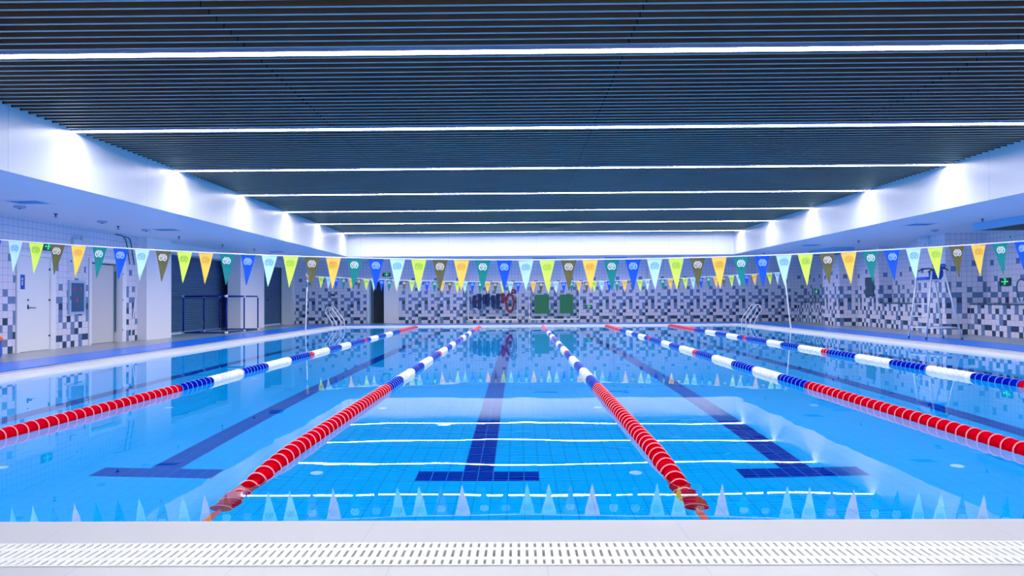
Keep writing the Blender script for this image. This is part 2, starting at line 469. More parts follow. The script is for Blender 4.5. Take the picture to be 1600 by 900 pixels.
# blue mats along the deck
def deck_mat(x0, x1, y0, y1, label):
    mb = MB().box(x0, x1, y0, y1, DZ+.0005, DZ+.012)
    tag(mb.build('floor_mat', M['mat_blue']), label, 'floor mat', 'blue rubber runners round the pool')
deck_mat(-8.72, -7.60, 3.6, 28.9, 'blue rubber runner mat along the left pool deck')
deck_mat(9.28, 10.45, 3.6, 28.9, 'blue rubber runner mat along the right deck under the lifeguard chair')
deck_mat(-8.72, 10.45, 29.0, 30.1, 'blue rubber runner mat across the far end of the pool')

# ------------------------------------------------------------------ lane ropes
FL = .128
def float_mesh(name, body, rim):
    prof = [(0, .012), (.0, .056), (.003, .063), (.007, .067), (.012, .067), (.016, .063), (.019, .058), (.034, .060), (.070, .0615), (.106, .060), (.124, .055), (.126, .012)]
    mi = [0, 0, 1, 1, 1, 0, 0, 0, 0, 0, 0, 0]
    return MB().lathe(prof, 'y', seg=18, mi=mi).mesh(name, [body, rim])
def plast(name, c, es=.0): return mat(name, c, .5, emit=c, es=es, spec=.0)  # es: glow that stands in for light on the floats under water
FM = {'red': float_mesh('red float', plast('red float', (.40, .0, .003, 1), .16), plast('red float rim', (.92, .20, .24, 1), .08)),  # rims paler than bodies: edge highlight put into the colour
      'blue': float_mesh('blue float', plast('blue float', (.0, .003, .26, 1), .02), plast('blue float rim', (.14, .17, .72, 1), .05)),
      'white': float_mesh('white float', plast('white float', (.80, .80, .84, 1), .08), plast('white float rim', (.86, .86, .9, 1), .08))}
SECT = [(8.45, 'red'), (9.4, 'blue'), (10.45, 'white'), (11.5, 'blue'), (12.65, 'white'), (13.75, 'blue'), (13.95, 'red'), (15.15, 'white'), (16.2, 'blue'), (17.1, 'white'), (18.6, 'blue'), (18.85, 'red'),
        (19.4, 'blue'), (20.45, 'white'), (21.6, 'blue'), (22.7, 'white'), (24.1, 'blue'), (99, 'red')]
def fcol(y):
    for lim, c in SECT:
        if y < lim: return c
def rope_z(y, dip):
    a = max(0, (5.15 - y) / 1.6); b = max(0, (y-28.0)/.4)
    return .014 - dip*a*a*.16 - b*.03
rope_lab = ['leftmost lane rope of red, blue and white floats, beside the left deck', 'second lane rope from the left, ending at the lower left coping',
            'middle lane rope, ending at the lower right coping', 'fourth lane rope from the left, leaving the frame at its right edge',
            'rightmost lane rope of blue and white floats, nearest the lifeguard chair']
for i, X in enumerate(ROPES):
    root = empty('lane_rope', (X, YN, 0), rope_lab[i], 'lane rope', 'lane ropes across the pool')
    dip = 1.0
    cab = [(0, yy-YN, rope_z(yy, dip)) for yy in [YN+.01, 3.5, 3.75, 4.1, 4.5, 5, 6, 12, 20, 27.5, 28.2, YF-.01]]
    cab[0] = (0, .01, -.17)
    MB().tube(cab, .010, 6).build('cable', M['strap'], root)
    MB().tube([(0, .012, -.17), (0, .18, rope_z(3.5, dip)-.0), (0, .40, rope_z(3.72, dip))], .022, 8).build('strap', M['strap'], root)
    ys_ = []; yy = 3.76
    while yy < YF - .2: ys_.append(yy); yy += FL
    ymin = {0: 5.6, 4: 8.0}.get(i, 0) if i in (0, 4) else (4.6 if i == 3 else 0)
    vis = [v for v in ys_ if v >= ymin][:100]
    rest = [v for v in ys_ if v not in vis]
    for v in vis:
        c = fcol(v+FL/2); o = link('float', FM[c], root, (0, v-YN, rope_z(v+FL/2, dip)))
        sl = (rope_z(v+FL, dip)-rope_z(v, dip))/FL
        o.rotation_euler = (math.atan(sl), (v*37 % 6.28), 0)
        o['label'] = c + ' float'
    mb = MB(); mats = []; 
    for c in ('red', 'blue', 'white'): mats += list(FM[c].materials)
    for v in rest:
        c = fcol(v+FL/2); me = FM[c]; base = len(mb.v); k = ('red', 'blue', 'white').index(c)*2
        z = rope_z(v+FL/2, dip)
        for q in me.vertices: mb.v.append((q.co.x, q.co.y+v-YN, q.co.z+z))
        for p_ in me.polygons:
            mb.f.append(tuple(base+a for a in p_.vertices)); mb.mi.append(k+p_.material_index); mb.uv.append(None); mb.sm.append(p_.use_smooth)
    o = mb.build('float', mats, root); o['kind'] = 'stuff'; o['label'] = 'remaining floats towards the far end'

# ------------------------------------------------------------------ pennant lines
PC = {'pale blue': ((.42, .78, .98), (.02, .22, .62)), 'lime': ((.58, .88, .06), (.16, .36, .02)), 'brown': ((.085, .07, .022), (.75, .75, .80)),
      'yellow': ((.98, .56, .05), (.45, .25, .02)), 'green': ((.0, .15, .16), (.70, .85, .9)), 'blue': ((.0, .045, .72), (.30, .55, .95))}
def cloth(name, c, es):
    m = mat(name, c + (1,), .7, emit=c + (1,), es=es, spec=.2)  # emission imitates light shining through the thin cloth
    N = NT(m); w = N.noise(9, 1)
    N.l.new(N.mix(N.math('MULTIPLY', w, .35), c + (1,), tuple(v*.45 for v in c) + (1,)), N.b.inputs['Base Color'])
    return m
FW, FH = .188, .378
def emblem():
    mb = MB(); y = 0
    def bar(xa, xb, za, zb): mb.quad((xa, y, za), (xb, y, za), (xb, y, zb), (xa, y, zb))
    def arc(cx, cz, r0, r1, a0, a1, n=8):
        for k in range(n):
            p, q = radians(a0+(a1-a0)*k/n), radians(a0+(a1-a0)*(k+1)/n)
            mb.quad((cx+r0*cos(p), y, cz+r0*sin(p)), (cx+r1*cos(p), y, cz+r1*sin(p)), (cx+r1*cos(q), y, cz+r1*sin(q)), (cx+r0*cos(q), y, cz+r0*sin(q)))
    # laurel arcs either side, small lettered line above, the word TOP, strokes below
    arc(0, -.006, .046, .056, 140, 245, 9); arc(0, -.006, .046, .056, -65, 40, 9)
    for k in range(4):
        x = -.037+.0195*k
        bar(x, x+.004, .019, .037); bar(x+.0115, x+.0155, .019, .037); bar(x+.004, x+.0115, .033, .037); bar(x+.004, x+.0115, .019, .023)
    bar(-.036, .034, .042, .046)
    bar(-.038, -.014, .006, .013); bar(-.0295, -.0225, -.028, .006)                 # T
    bar(-.011, -.005, -.028, .013); bar(.006, .012, -.028, .013); bar(-.005, .006, .007, .013); bar(-.005, .006, -.028, -.022)   # O
    bar(.016, .022, -.028, .013); bar(.022, .036, .008, .013); bar(.022, .036, -.013, -.008); bar(.031, .036, -.008, .008)       # P
    bar(-.026, .026, -.037, -.033); bar(-.016, .016, -.047, -.042)
    return mb
EMB = {}; FLM = {}
for nm, (c, e) in PC.items():
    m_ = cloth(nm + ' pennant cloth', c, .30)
    mb = MB(); n = 10
    rows = []
    for k in range(n+1):
        u = k/n; hw = FW/2*(1-u) + .0025*u; z = -.004-FH*u; b = .009*sin(u*4)
        rows.append([(-hw, b*.6, z), (0, b*1.5 if u > .05 else b, z), (hw, b*.7, z)])
    for k in range(n):
        for q in range(2):
            a, b_, c_, d = rows[k+1][q], rows[k+1][q+1], rows[k][q+1], rows[k][q]
            mb.quad(a, b_, c_, d, sm=True)
    FLM[nm] = mb.mesh(nm + ' pennant', m_)
    EMB[nm] = emblem().mesh(nm + ' emblem', mat(nm + ' print', e + (1,), .6, emit=e + (1,), es=.25))  # print glows along with its cloth, brightness put into the material
def flag_line(xs, colours, y, zf, line_word, end_l, end_r, group):
    pts = []
    k = 40
    for i in range(k+1):
        x = end_l + (end_r-end_l)*i/k; pts.append((x, y, zf(x)))
    tag(MB().tube(pts, .007 if y < 15 else .009, 6).build('bunting_line', M['cord']), f'white cord of the {line_word} pennant line, strung pole to pole', 'cord')
    seen = {}
    tot = {c: colours.count(c) for c in PC}
    for x, c in zip(xs, colours):
        k = seen.get(c, 0); seen[c] = k+1
        w = 'leftmost' if k == 0 else ('rightmost' if k == tot[c]-1 else ORD[k] + ' from the left')
        w = f'{ORD[k]} {c} one from the left' if 0 < k < tot[c]-1 else f'{w} {c} one'
        r = empty('hanging_pennant', (x, y, zf(x)), f'{c} pennant, {w} on the {line_word} flag line', 'flag', group)
        cl = link('cloth', FLM[c], r)
        o = link('emblem', EMB[c], cl, (0, -.004, -.083)); o.scale = (.88, 1, .84); o['label'] = 'printed emblem'
        sl = (zf(x+.1)-zf(x-.1))/.2
        r.rotation_euler = (radians(random.uniform(-3, 3)), -math.atan(sl), radians(random.uniform(-5, 5)))
YNF = 8.7
zn = lambda x: 1.545 + .0061*(x-.55)**2 + .0015*(x-.55)*0
cyc = ['pale blue', 'lime', 'brown', 'yellow', 'green', 'blue']
near_c = ['blue', 'pale blue', 'lime', 'brown', 'yellow', 'green', 'blue', 'pale blue', 'brown', 'lime', 'yellow', 'green', 'blue']
while len(near_c) < 49: near_c.append(cyc[(len(near_c)-13) % 6])
near_x = [-6.444 + .261*i for i in range(49)]
flag_line(near_x, near_c, YNF, zn, 'near', -7.12, 9.02, 'pennants on the near flag line')
YFF = 23.5
zf_ = lambda x: 1.64 + .0042*(x-.6)**2
far_cyc = ['lime', 'pale blue', 'blue', 'green', 'yellow', 'brown']
far_x = [-6.53 + .2497*i for i in range(61)]
far_c = [far_cyc[i % 6] for i in range(57)] + ['yellow', 'brown', 'lime', 'pale blue']
flag_line(far_x, far_c, YFF, zf_, 'far', -6.98, 8.72, 'pennants on the far flag line')
def flag_pole(bx, tx, y, ztop, label, taped):
    r = empty('flag_pole', (bx, y, DZ), label, 'pole', 'poles holding the flag lines')
    d = tx-bx; h = ztop-DZ
    MB().tube([(0, 0, 0), (d*.5, 0, h*.5), (d, 0, h)], .022, 10).build('pole', M['white_tube'], r)
    MB().lathe([(0, .05), (.015, .05), (.02, .03), (.05, .026)], seg=14).build('base', M['steel'], r)
    ring = [(d+.05*cos(a), 0, h+.05+.05*sin(a)) for a in [2*pi*i/16 for i in range(16)]]
    MB().tube(ring, .010, 6, closed=True).build('ring', M['white_tube'], r)
    if taped:
        MB().tube([(d*.93, 0, h*.93), (d*.985, 0, h*.985)], .034, 10).build('tape', M['orange'], r)['label'] = 'orange tape'
        MB().tube([(d*.80, 0, h*.80), (d*.89, 0, h*.89)], .034, 10).build('tape', M['teal_tape'], r)['label'] = 'teal tape'
flag_pole(-7.05, -6.99, 23.5, 1.90, 'thin white flag pole at the left pool edge with orange and teal tape', True)
flag_pole(8.88, 8.70, 23.5, 1.90, 'thin white flag pole at the right pool edge, leaning inwards', False)
flag_pole(-7.12, -7.12, 8.7, 1.90, 'white flag pole left of the frame holding the near line', False)
flag_pole(9.02, 9.02, 8.7, 1.98, 'white flag pole right of the frame holding the near line', False)

# ------------------------------------------------------------------ pool ladders
def pool_ladder(xe, s, y0, y1, label):
    r = empty('pool_ladder', (xe, (y0+y1)/2, 0), label, 'ladder', 'steel ladders at the far corners')
    for yy in (y0, y1):
        q = yy-(y0+y1)/2
        pts = [(-s*.03, q, -.95), (-s*.03, q, .28), (s*.36, q, .82), (s*.50, q, .83), (s*.58, q, .62), (s*.29, q, .19), (s*.29, q, DZ)]
        hr = MB().tube(rounded(pts, .065, 5), .018, 10).build('handrail', M['steel'], r)
        MB().lathe([(DZ, .045), (DZ+.012, .045), (DZ+.02, .025)], o=(s*.29, q, 0), seg=12).build('anchor_flange', M['steel'], hr)
    for z in (-.2, -.48, -.76):
        MB().box(-s*.03-.04, -s*.03+.04, y0-(y0+y1)/2, y1-(y0+y1)/2, z-.012, z+.012).build('tread', M['steel'], r)
pool_ladder(WL+.04, -1, 27.46, 28.03, 'steel pool ladder at the far left corner of the pool')
pool_ladder(WR-.04, 1, 27.04, 27.54, 'steel pool ladder at the far right corner of the pool')

# ------------------------------------------------------------------ lifeguard chair
r = empty('lifeguard_chair', (10.02, 17.4, DZ), 'tall steel lifeguard chair with blue seat on the right deck', 'lifeguard chair')
def L(x, y, z): return (x-10.02, y-17.4, z-DZ)
zb = DZ+.012
fn, ff = ((9.67, 17.12), (9.86, 17.16)), ((9.58, 17.72), (9.80, 17.66))
rn, rf = ((10.44, 16.98), (10.10, 17.10)), ((10.40, 17.66), (10.16, 17.62))
def lp(leg, z, zt=1.74):
    (a, b), (c, d) = leg; u = (z-zb)/(zt-zb); return L(a+(c-a)*u, b+(d-b)*u, z)
for leg, zt in ((fn, 1.70), (ff, 1.70), (rn, 1.72), (rf, 1.72)):
    lg = MB().tube([lp(leg, zb), lp(leg, zt)], .021, 10).build('leg', M['steel'], r)
    q = lp(leg, zb)
    MB().tube([q, lp(leg, zb+.05)], .027, 10).build('rubber_foot', M['black'], lg)
for z in (.60, .90, 1.20): MB().tube([lp(fn, z), lp(ff, z)], .014, 8).build('rung', M['steel'], r)
for a, b in ((fn, ff), (fn, rn), (ff, rf), (rn, rf)):
    MB().tube([lp(a, .33), lp(b, .33)], .017, 8).build('stretcher', M['steel'], r)
MB().box(*[v for v in (9.80-10.02, 10.26-10.02, 17.12-17.4, 17.68-17.4, 1.455-DZ, 1.485-DZ)]).build('seat_frame', M['steel'], r)
# bucket seat: flat pan with a wrap-round back
o = MB().box(9.72-10.02, 10.10-10.02, 17.17-17.4, 17.63-17.4, 1.487-DZ, 1.55-DZ).build('seat', M['seat_blue'], r); o['label'] = 'blue seat pan'
bv = o.modifiers.new('b', 'BEVEL'); bv.width = .022; bv.segments = 3
mb = MB(); gr = []
for k in range(13):
    a = radians(-78 + 156*k/12); c_ = max(0, cos(a))
    rows = []
    for z, rr in ((1.50, .19), (1.56, .225), (1.66, .24), (1.66 + .10*c_, .245), (1.68 + .19*c_**2, .26 + .03*c_)):
        rows.append(L(10.0 + rr*cos(a), 17.4 + (rr+.01)*sin(a), z))
    gr.append(rows)
for a, b in zip(gr, gr[1:]):
    for q in range(4): mb.quad(a[q], b[q], b[q+1], a[q+1], sm=True)
o = mb.build('backrest', M['seat_blue'], r); sm_ = o.modifiers.new('s', 'SOLIDIFY'); sm_.thickness = .022
o['label'] = 'blue wrap-round backrest'
for leg_f, leg_r, yy in ((fn, rn, 17.12), (ff, rf, 17.66)):
    MB().tube(rounded([L(9.74, yy, 1.66), L(9.92, yy, 1.755), L(10.12, yy, 1.765), L(10.22, yy, 1.70)], .06), .018, 8).build('armrest', M['black'], r)

# ------------------------------------------------------------------ blue pipe goal frames on the left deck
r = empty('pipe_frame', (-9.75, 23.6, DZ), 'blue pipe box frame with white joints standing before the roller shutter', 'pipe frame')
YS = (22.3, 23.75, 25.0); XA, XB = -10.53, -9.18; ZT_ = 1.235
def G(x, y, z): return (x+9.75, y-23.6, z-DZ)
for xx in (XA, XB):
    for yy in YS:
        up_ = MB().tube([G(xx, yy, DZ+.05), G(xx, yy, ZT_)], .024, 10).build('upright', M['blue_tube'], r)
        for z in (DZ+.045, ZT_):
            mb = MB(); mb.tube([G(xx, yy, z-.045), G(xx, yy, z+.035)], .035, 10); mb.tube([G(xx, yy-.06, z), G(xx, yy+.06, z)], .034, 10)
            o = mb.build('joint', M['white_tube'] if xx == XB else M['alu'], up_); o['label'] = 'white pipe joint'
    for z in (DZ+.045, ZT_): MB().tube([G(xx, YS[0], z), G(xx, YS[2], z)], .025, 10).build('long_rail', M['blue_tube'], r)
for yy in (YS[0], YS[2]):
    for z in (DZ+.045, ZT_): MB().tube([G(XA, yy, z), G(XB, yy, z)], .025, 10).build('cross_rail', M['blue_tube'], r)

# ------------------------------------------------------------------ roller shutters
def shutter(y0, y1, label, x=-10.45):
    r = empty('roller_shutter', (x, (y0+y1)/2, DZ), label, 'roller shutter', 'roller shutters on the left wall')
    c = (y0+y1)/2; mb = MB(); P_ = .075; z = .05; rows = []
    while z < 2.47:
        rows += [(0.0, z), (.016, z+.012), (.022, z+P_*.5), (.016, z+P_-.012), (0.0, z+P_-.002)]; z += P_
    for (a, b) in zip(rows, rows[1:]):
        mb.quad((a[0], y0-c+.05, a[1]), (a[0], y1-c-.05, a[1]), (b[0], y1-c-.05, b[1]), (b[0], y0-c+.05, b[1]))
    mb.build('curtain', M['shutter'], r)
    for q in (y0-c+.04, y1-c-.04): MB().box(-.01, .06, q-.035, q+.035, 0, 2.48).build('guide_rail', M['counter'], r)
    MB().box(-.005, .035, y0-c+.08, y1-c-.08, .0, .06).build('bottom_bar', M['foam_white'], r)
    return r
sh = shutter(20.34, 26.4, 'grey roller shutter behind the blue pipe frame', -10.76)
mb = MB().box(.024, .05, .70, .76, .24, .31); mb.tube([(.037, .705, .31), (.037, .71, .37), (.037, .75, .37), (.037, .755, .31)], .008, 6); mb.build('padlock', M['brass'], sh)['label'] = 'brass padlock'
MB().box(.03, .06, -.02, .02, 1.0, 1.1).build('lock', M['black'], shutter(27.79, 31.13, 'narrow grey roller shutter in the far left corner'))

# ------------------------------------------------------------------ doors on the left wall
def door_frame(y0, y1, z1, w=.09):
    mb = MB().box(LW-.2, LW+.03, y0-w, y0, DZ, z1+w).box(LW-.2, LW+.03, y1, y1+w, DZ, z1+w).box(LW-.2, LW+.03, y0, y1, z1, z1+w)
    return mb
d1 = bpy.data.objects.new('door_1', None); COL.objects.link(d1); d1.location = (0, 0, 0); d1['kind'] = 'structure'; d1['label'] = 'closed white door on the left wall'
mb = door_frame(D1[0], D1[1], D1[2]); mb.box(LW-.1, LW+.02, D1[1]+.09, D1[1]+.18, DZ, 2.11); mb.build('door_frame', M['frame'], d1)
lf = MB().box(LW-.05, LW-.005, D1[0]+.004, D1[1]-.004, DZ+.008, D1[2]-.004).build('door_leaf', M['door'], d1)
mb = MB().box(LW-.006, LW+.01, 14.72, 14.75, .93, 1.02); mb.tube([(LW+.0, 14.735, .96), (LW+.05, 14.735, .96), (LW+.05, 14.90, .955)], .010, 8); mb.box(LW-.006, LW+.012, 14.72, 14.75, 1.10, 1.14)
mb.build('door_handle', M['black'], d1)
for z in (.35, 1.12, 1.78): MB().box(LW-.006, LW+.016, D1[1]-.03, D1[1]+.012, z-.02, z+.02).build('hinge', M['black'], d1)
sg = MB().box(LW-.005, LW+.006, 14.47, 14.63, 1.34, 1.64).build('door_sign', M['sign_blue'], d1); sg['label'] = 'blue door sign with white figure'
mb = MB().lathe([(0, .03), (.002, .03)], 'x', (LW+.006, 14.55, 1.55), 12)
mb.box(LW+.006, LW+.008, 14.53, 14.57, 1.42, 1.51); mb.build('door_sign_figure', M['sign_white'], d1)
d2 = bpy.data.objects.new('door_2', None); COL.objects.link(d2); d2['kind'] = 'structure'; d2['label'] = 'door standing ajar on the left wall, beige inside'
mb = door_frame(D2[0], D2[1], D2[2]); mb.box(LW-.1, LW+.02, D2[1]+.09, D2[1]+.19, DZ, 2.11); mb.build('door_frame', M['frame'], d2)
MB().box(LW-.20, LW-.15, D2[0], D2[1]-.10, DZ+.012, D2[2]-.03).build('door_leaf', M['leaf_beige'], d2)
MB().box(LW-.42, LW-.40, D2[0]-.2, D2[1]+.2, DZ, D2[2]+.1).build('door_backing', M['dark'], d2)
MB().box(LW-.14, LW-.12, D2[1]-.06, D2[1]-.035, .3, 1.85).build('door_gap_strip', M['cable'], d2)  # dark strip stands in for the dark gap beside the leaf
for z in (.35, 1.12, 1.78): MB().box(LW-.01, LW+.034, D2[1]+.002, D2[1]+.03, z-.02, z+.02).build('hinge', M['black'], d2)

def text_mesh(body, size, material, name, parent, loc, rot):
    cu = bpy.data.curves.new('t', 'FONT'); cu.body = body; cu.size = size; cu.align_x = 'CENTER'; cu.extrude = .0008
    ob = bpy.data.objects.new('t', cu); COL.objects.link(ob)
    dg = bpy.context.evaluated_depsgraph_get(); me = bpy.data.meshes.new_from_object(ob.evaluated_get(dg))
    bpy.data.objects.remove(ob); me.materials.clear(); me.materials.append(material)
    o = link(name, me, parent, loc); o.rotation_euler = rot
    return o
RX = (pi/2, 0, pi/2)     # text on the left wall, facing +x
# hydrant cabinet
r = empty('hydrant_cabinet', (LW, 16.33, .79), 'grey fire hydrant cabinet with red lettering between the two left doors', 'fire cabinet')
fr = MB()
fr.box(.0, .05, -.30, -.24, 0, .78).box(.0, .05, .24, .30, 0, .78).box(.0, .05, -.24, .24, 0, .06).box(.0, .05, -.24, .24, .72, .78)
fr.build('frame', M['alu'], r)
MB().box(.001, .035, -.24, .24, .06, .72).build('glass_door', M['fire_glass'], r)
MB().box(.03, .06, -.285, -.255, .33, .42).build('handle', M['counter'], r)
text_mesh('消火栓', .125, M['fire_red'], 'lettering', r, (.037, 0, .525), RX)
text_mesh('119', .075, M['fire_red'], 'lettering', r, (.037, 0, .155), RX)
mb = MB()
mb.poly([(.038, -.035, .27), (.038, .035, .27), (.038, .05, .33), (.038, .028, .37), (.038, .012, .43), (.038, -.012, .385), (.038, -.035, .40), (.038, -.05, .33)])
mb.build('flame_symbol', M['fire_red'], r)
# poster
r = empty('notice_board', (LW, 16.33, 1.70), 'white printed notice above the fire hydrant cabinet', 'notice')
MB().box(.0, .012, -.29, .29, 0, .37).build('panel', M['sign_white'], r)
mb = MB()
mb.box(.0125, .0135, -.22, -.17, .27, .33); mb.box(.0125, .0135, -.13, .02, .28, .30)
for k in range(6): mb.box(.0125, .0135, -.23+.24*(k % 2), -.23+.24*(k % 2)+.16, .20-.03*k, .208-.03*k)
mb.build('print', M['sign_grey'], r)

# ------------------------------------------------------------------ far doorway
d3 = bpy.data.objects.new('door_3', None); COL.objects.link(d3); d3['kind'] = 'structure'; d3['label'] = 'far double doorway, left leaf open on a dark corridor'
X0, X1, ZD = -6.73, -5.33, 1.95
mb = MB().box(X0, X0+.09, FY-.03, FY+.2, DZ, ZD).box(X1-.05, X1, FY-.03, FY+.2, DZ, ZD).box(X0, X1, FY-.03, FY+.2, ZD-.04, ZD)
mb.build('door_frame', M['frame'], d3)
MB().box(-5.99, X1-.05, FY+.02, FY+.07, DZ+.01, ZD-.04).build('door_leaf', M['door'], d3)
MB().box(X0+.1, X0+.14, FY+.08, FY+.75, DZ+.01, ZD-.05).build('door_leaf', M['alu'], d3)
mb = MB().box(X0-.1, X1+.1, FY+.80, FY+.85, DZ, 2.2)
mb.build('door_corridor', M['dark'], d3)  # near-black panel, darkness of the unlit corridor put into its colour

# ------------------------------------------------------------------ exit signs
def exit_sign(loc, rz, w, h, label):
    r = empty('exit_sign', loc, label, 'exit sign', 'green emergency exit signs'); r.rotation_euler = (0, 0, rz)
    MB().box(-w/2, w/2, -.03, 0, -h/2, h/2).build('housing', M['exit_body'], r)
    mb = MB(); k = h/2; y = -.0315
    def q(pts): mb.poly([(a*k, y, b*k) for a, b in pts])
    # running figure in a doorway with an arrow each side
    q([(-.42, .80), (-.42, -.05), (-.30, -.05), (-.30, .68), (.30, .68), (.30, .10), (.42, .10), (.42, .80)][::1][:0] or [(-.42, .66), (.42, .66), (.42, .80), (-.42, .80)])
    q([(.30, -.1), (.42, -.1), (.42, .66), (.30, .66)])
    q([(-.02, .32), (.16, .32), (.16, .54), (-.02, .54)])
    q([(-.20, -.25), (.12, -.20), (.20, .24), (-.10, .24)])
    q([(-.36, .02), (-.12, .14), (-.08, .24), (-.38, .12)])
    q([(-.42, -.75), (-.28, -.75), (-.02, -.22), (-.20, -.22)]); q([(.14, -.70), (.30, -.70), (.14, -.20), (-.02, -.22)])
    for s in (-1, 1):
        q([(s*.55, -.05), (s*.95, -.05), (s*.95, .10), (s*.55, .10)][::s])
        q([(s*.90, -.22), (s*1.25, .025), (s*.90, .27)][::s])
    mb.build('pictogram', M['exit_glow'], r)
exit_sign((-5.86, FY, 2.20), 0, .36, .16, 'green exit sign above the far doorway')
exit_sign((3.05, FY-.001, .73), 0, .30, .16, 'green exit sign low on the far wall right of the green boards')
exit_sign((LW, 15.32, 2.27), pi/2, .34, .17, 'green exit sign on the left wall above the closed door')
exit_sign((NB, 18.7, 1.45), -pi/2, .42, .21, 'green exit sign on the right wall beside the lifeguard chair')
exit_sign((NB, 30.5, 1.32), -pi/2, .42, .20, 'green exit sign in the far right corner above the ledge')

# ------------------------------------------------------------------ equipment racks at the far wall
def rack(x0, x1, label):
    c = (x0+x1)/2; w = (x1-x0)/2; y0 = 30.95
    r = empty('equipment_rack', (c, y0, DZ), label, 'rack', 'white tube racks at the far wall')
    pts = [(-w, 0, 1.72), (-w, 0, .16), (w, 0, .16), (w, 0, 1.72)]
    MB().tube(rounded(pts, .10, 5), .023, 10).build('front_frame', M['white_tube'], r)
    pts = [(-w+.12, .42, 1.72), (-w+.12, .42, .42), (w-.12, .42, .42), (w-.12, .42, 1.72)]
    MB().tube(rounded(pts, .08, 5), .016, 10).build('rear_frame', M['alu'], r)
    MB().tube([(-w-.06, .02, 1.15), (w+.06, .02, 1.15)], .016, 8).build('hanging_rail', M['alu'], r)
    for s in (-1, 1):
        MB().tube([(s*w, 0, 1.70), (s*(w-.12), .42, 1.70)], .014, 8).build('side_bar', M['alu'], r)
        MB().tube([(s*w, 0, .45), (s*(w-.12), .42, .45)], .014, 8).build('side_bar', M['alu'], r)
        mb = MB(); mb.lathe([(-.02, .05), (.02, .05)], 'x', (s*(w-.3), 0, .052), 14)
        mb.tube([(s*(w-.3), 0, .05), (s*(w-.3), 0, .15)], .012, 6); mb.build('caster', M['black'], r)
rack(-2.22, -.09, 'white tube rack hung with navy and red swim gear')
rack(.43, 2.60, 'white tube rack carrying the two green foam boards')
# green boards
for x0, x1, lab, tilt in ((.66, 1.28, 'green foam board hanging on the right rack, left of the two', .0), (1.74, 2.32, 'green foam board hanging on the right rack, right of the two', .03)):
    mb = MB().box(-(x1-x0)/2, (x1-x0)/2, -.05, 0, -.44, .38)
    o = mb.build('foam_board', M['green'], None, ((x0+x1)/2, 30.90, .90)); o.rotation_euler = (0, 0, tilt*4)
    bv = o.modifiers.new('b', 'BEVEL'); bv.width = .012; bv.segments = 2
    tag(o, lab, 'foam board', 'green foam boards on the rack')
# navy swim belts: bundles of foam blocks strung on a strap
def belt(x, label, n, s, z=1.14, white=False):
    r = empty('swim_belt', (x, 30.83, z), label, 'swim belt', 'navy swim belts on the left rack')
    rnd = random.Random(int(x*1000))
    MB().tube([(0, .06, .04), (0, .06, -.50*s)], .012, 6).build('strap', M['navy'], r)
    for k in range(n):
        mb = MB(); a = rnd.uniform(-.4, .4)
        dx = (-.09 if k % 2 else .09)*s*1.1; zz = .06 - .48*s*(k/(n-1))
        prof = [(-.08, .03), (-.065, .075), (0, .088), (.065, .075), (.08, .03)]
        mb.lathe(prof, 'z', (dx, rnd.uniform(-.02, .02), zz), 10); mb.build('float_block', M['navy'], r)
    if white:
        mb = MB(); mb.lathe([(-.08, .02), (-.06, .06), (.06, .06), (.08, .02)], 'z', (-.02, -.03, -.52*s), 10); mb.build('float_block', M['foam_white'], r)['label'] = 'white foam block'
    if n > 7:
        mb = MB(); mb.lathe([(-.06, .02), (-.04, .04), (.04, .04), (.06, .02)], 'z', (.02, -.06, -.17*s), 10); mb.build('buckle', M['ring_red'], r)['label'] = 'red buckle'
belt(-1.82, 'wide navy swim belt with red buckle at the left end of the left rack', 9, 1.1, 1.20, True)
belt(-1.43, 'slim navy swim belt, middle one of three on the left rack', 7, .8, 1.22)
belt(-1.03, 'wide navy swim belt next to the red rings on the left rack', 9, 1.1, 1.20)
# red rings
def red_ring(x, y, z, rx, rz, rad, label, tw=0):
    pts = [(rx*cos(a)*(1 if sin(a) > 0 else .9), .02*sin(3*a), rz*sin(a)) for a in [2*pi*i/28 for i in range(28)]]
    mb = MB().tube(pts, [rad*(1+.12*sin(i*2.3)) for i in range(28)], 10, closed=True)
    r = empty('rescue_ring', (x, y, z), label, 'rescue ring', 'red rings on the left rack'); r.rotation_euler = (0, 0, tw)
    mb.build('ring', M['ring_red'], r)
    MB().tube([(0, 0, rz-.02), (0, .06, rz+.12)], .012, 6).build('hanger', M['ring_red'], r)
red_ring(-.40, 30.84, .92, .17, .40, .055, 'long red ring hanging open at the right end of the left rack')
red_ring(-.70, 30.74, 1.14, .055, .20, .045, 'short red ring bunched beside the navy belts')
red_ring(-.26, 30.70, 1.42, .10, .06, .04, 'small red ring on top at the right end of the left rack', .3)

# ------------------------------------------------------------------ small things
# wall mounted black cabinet in the right niche wall
r = empty('wall_cabinet', (RW, 24.98, 1.10), 'narrow black cabinet on the right wall between the columns', 'cabinet')
MB().box(-.03, 0, -.30, .30, 0, .66).build('body', M['dark'], r)
MB().box(-.035, -.03, -.27, .27, .03, .63).build('door', M['counter'], r)
MB().box(-.05, -.035, .22, .25, .26, .36).build('handle', M['alu'], r)
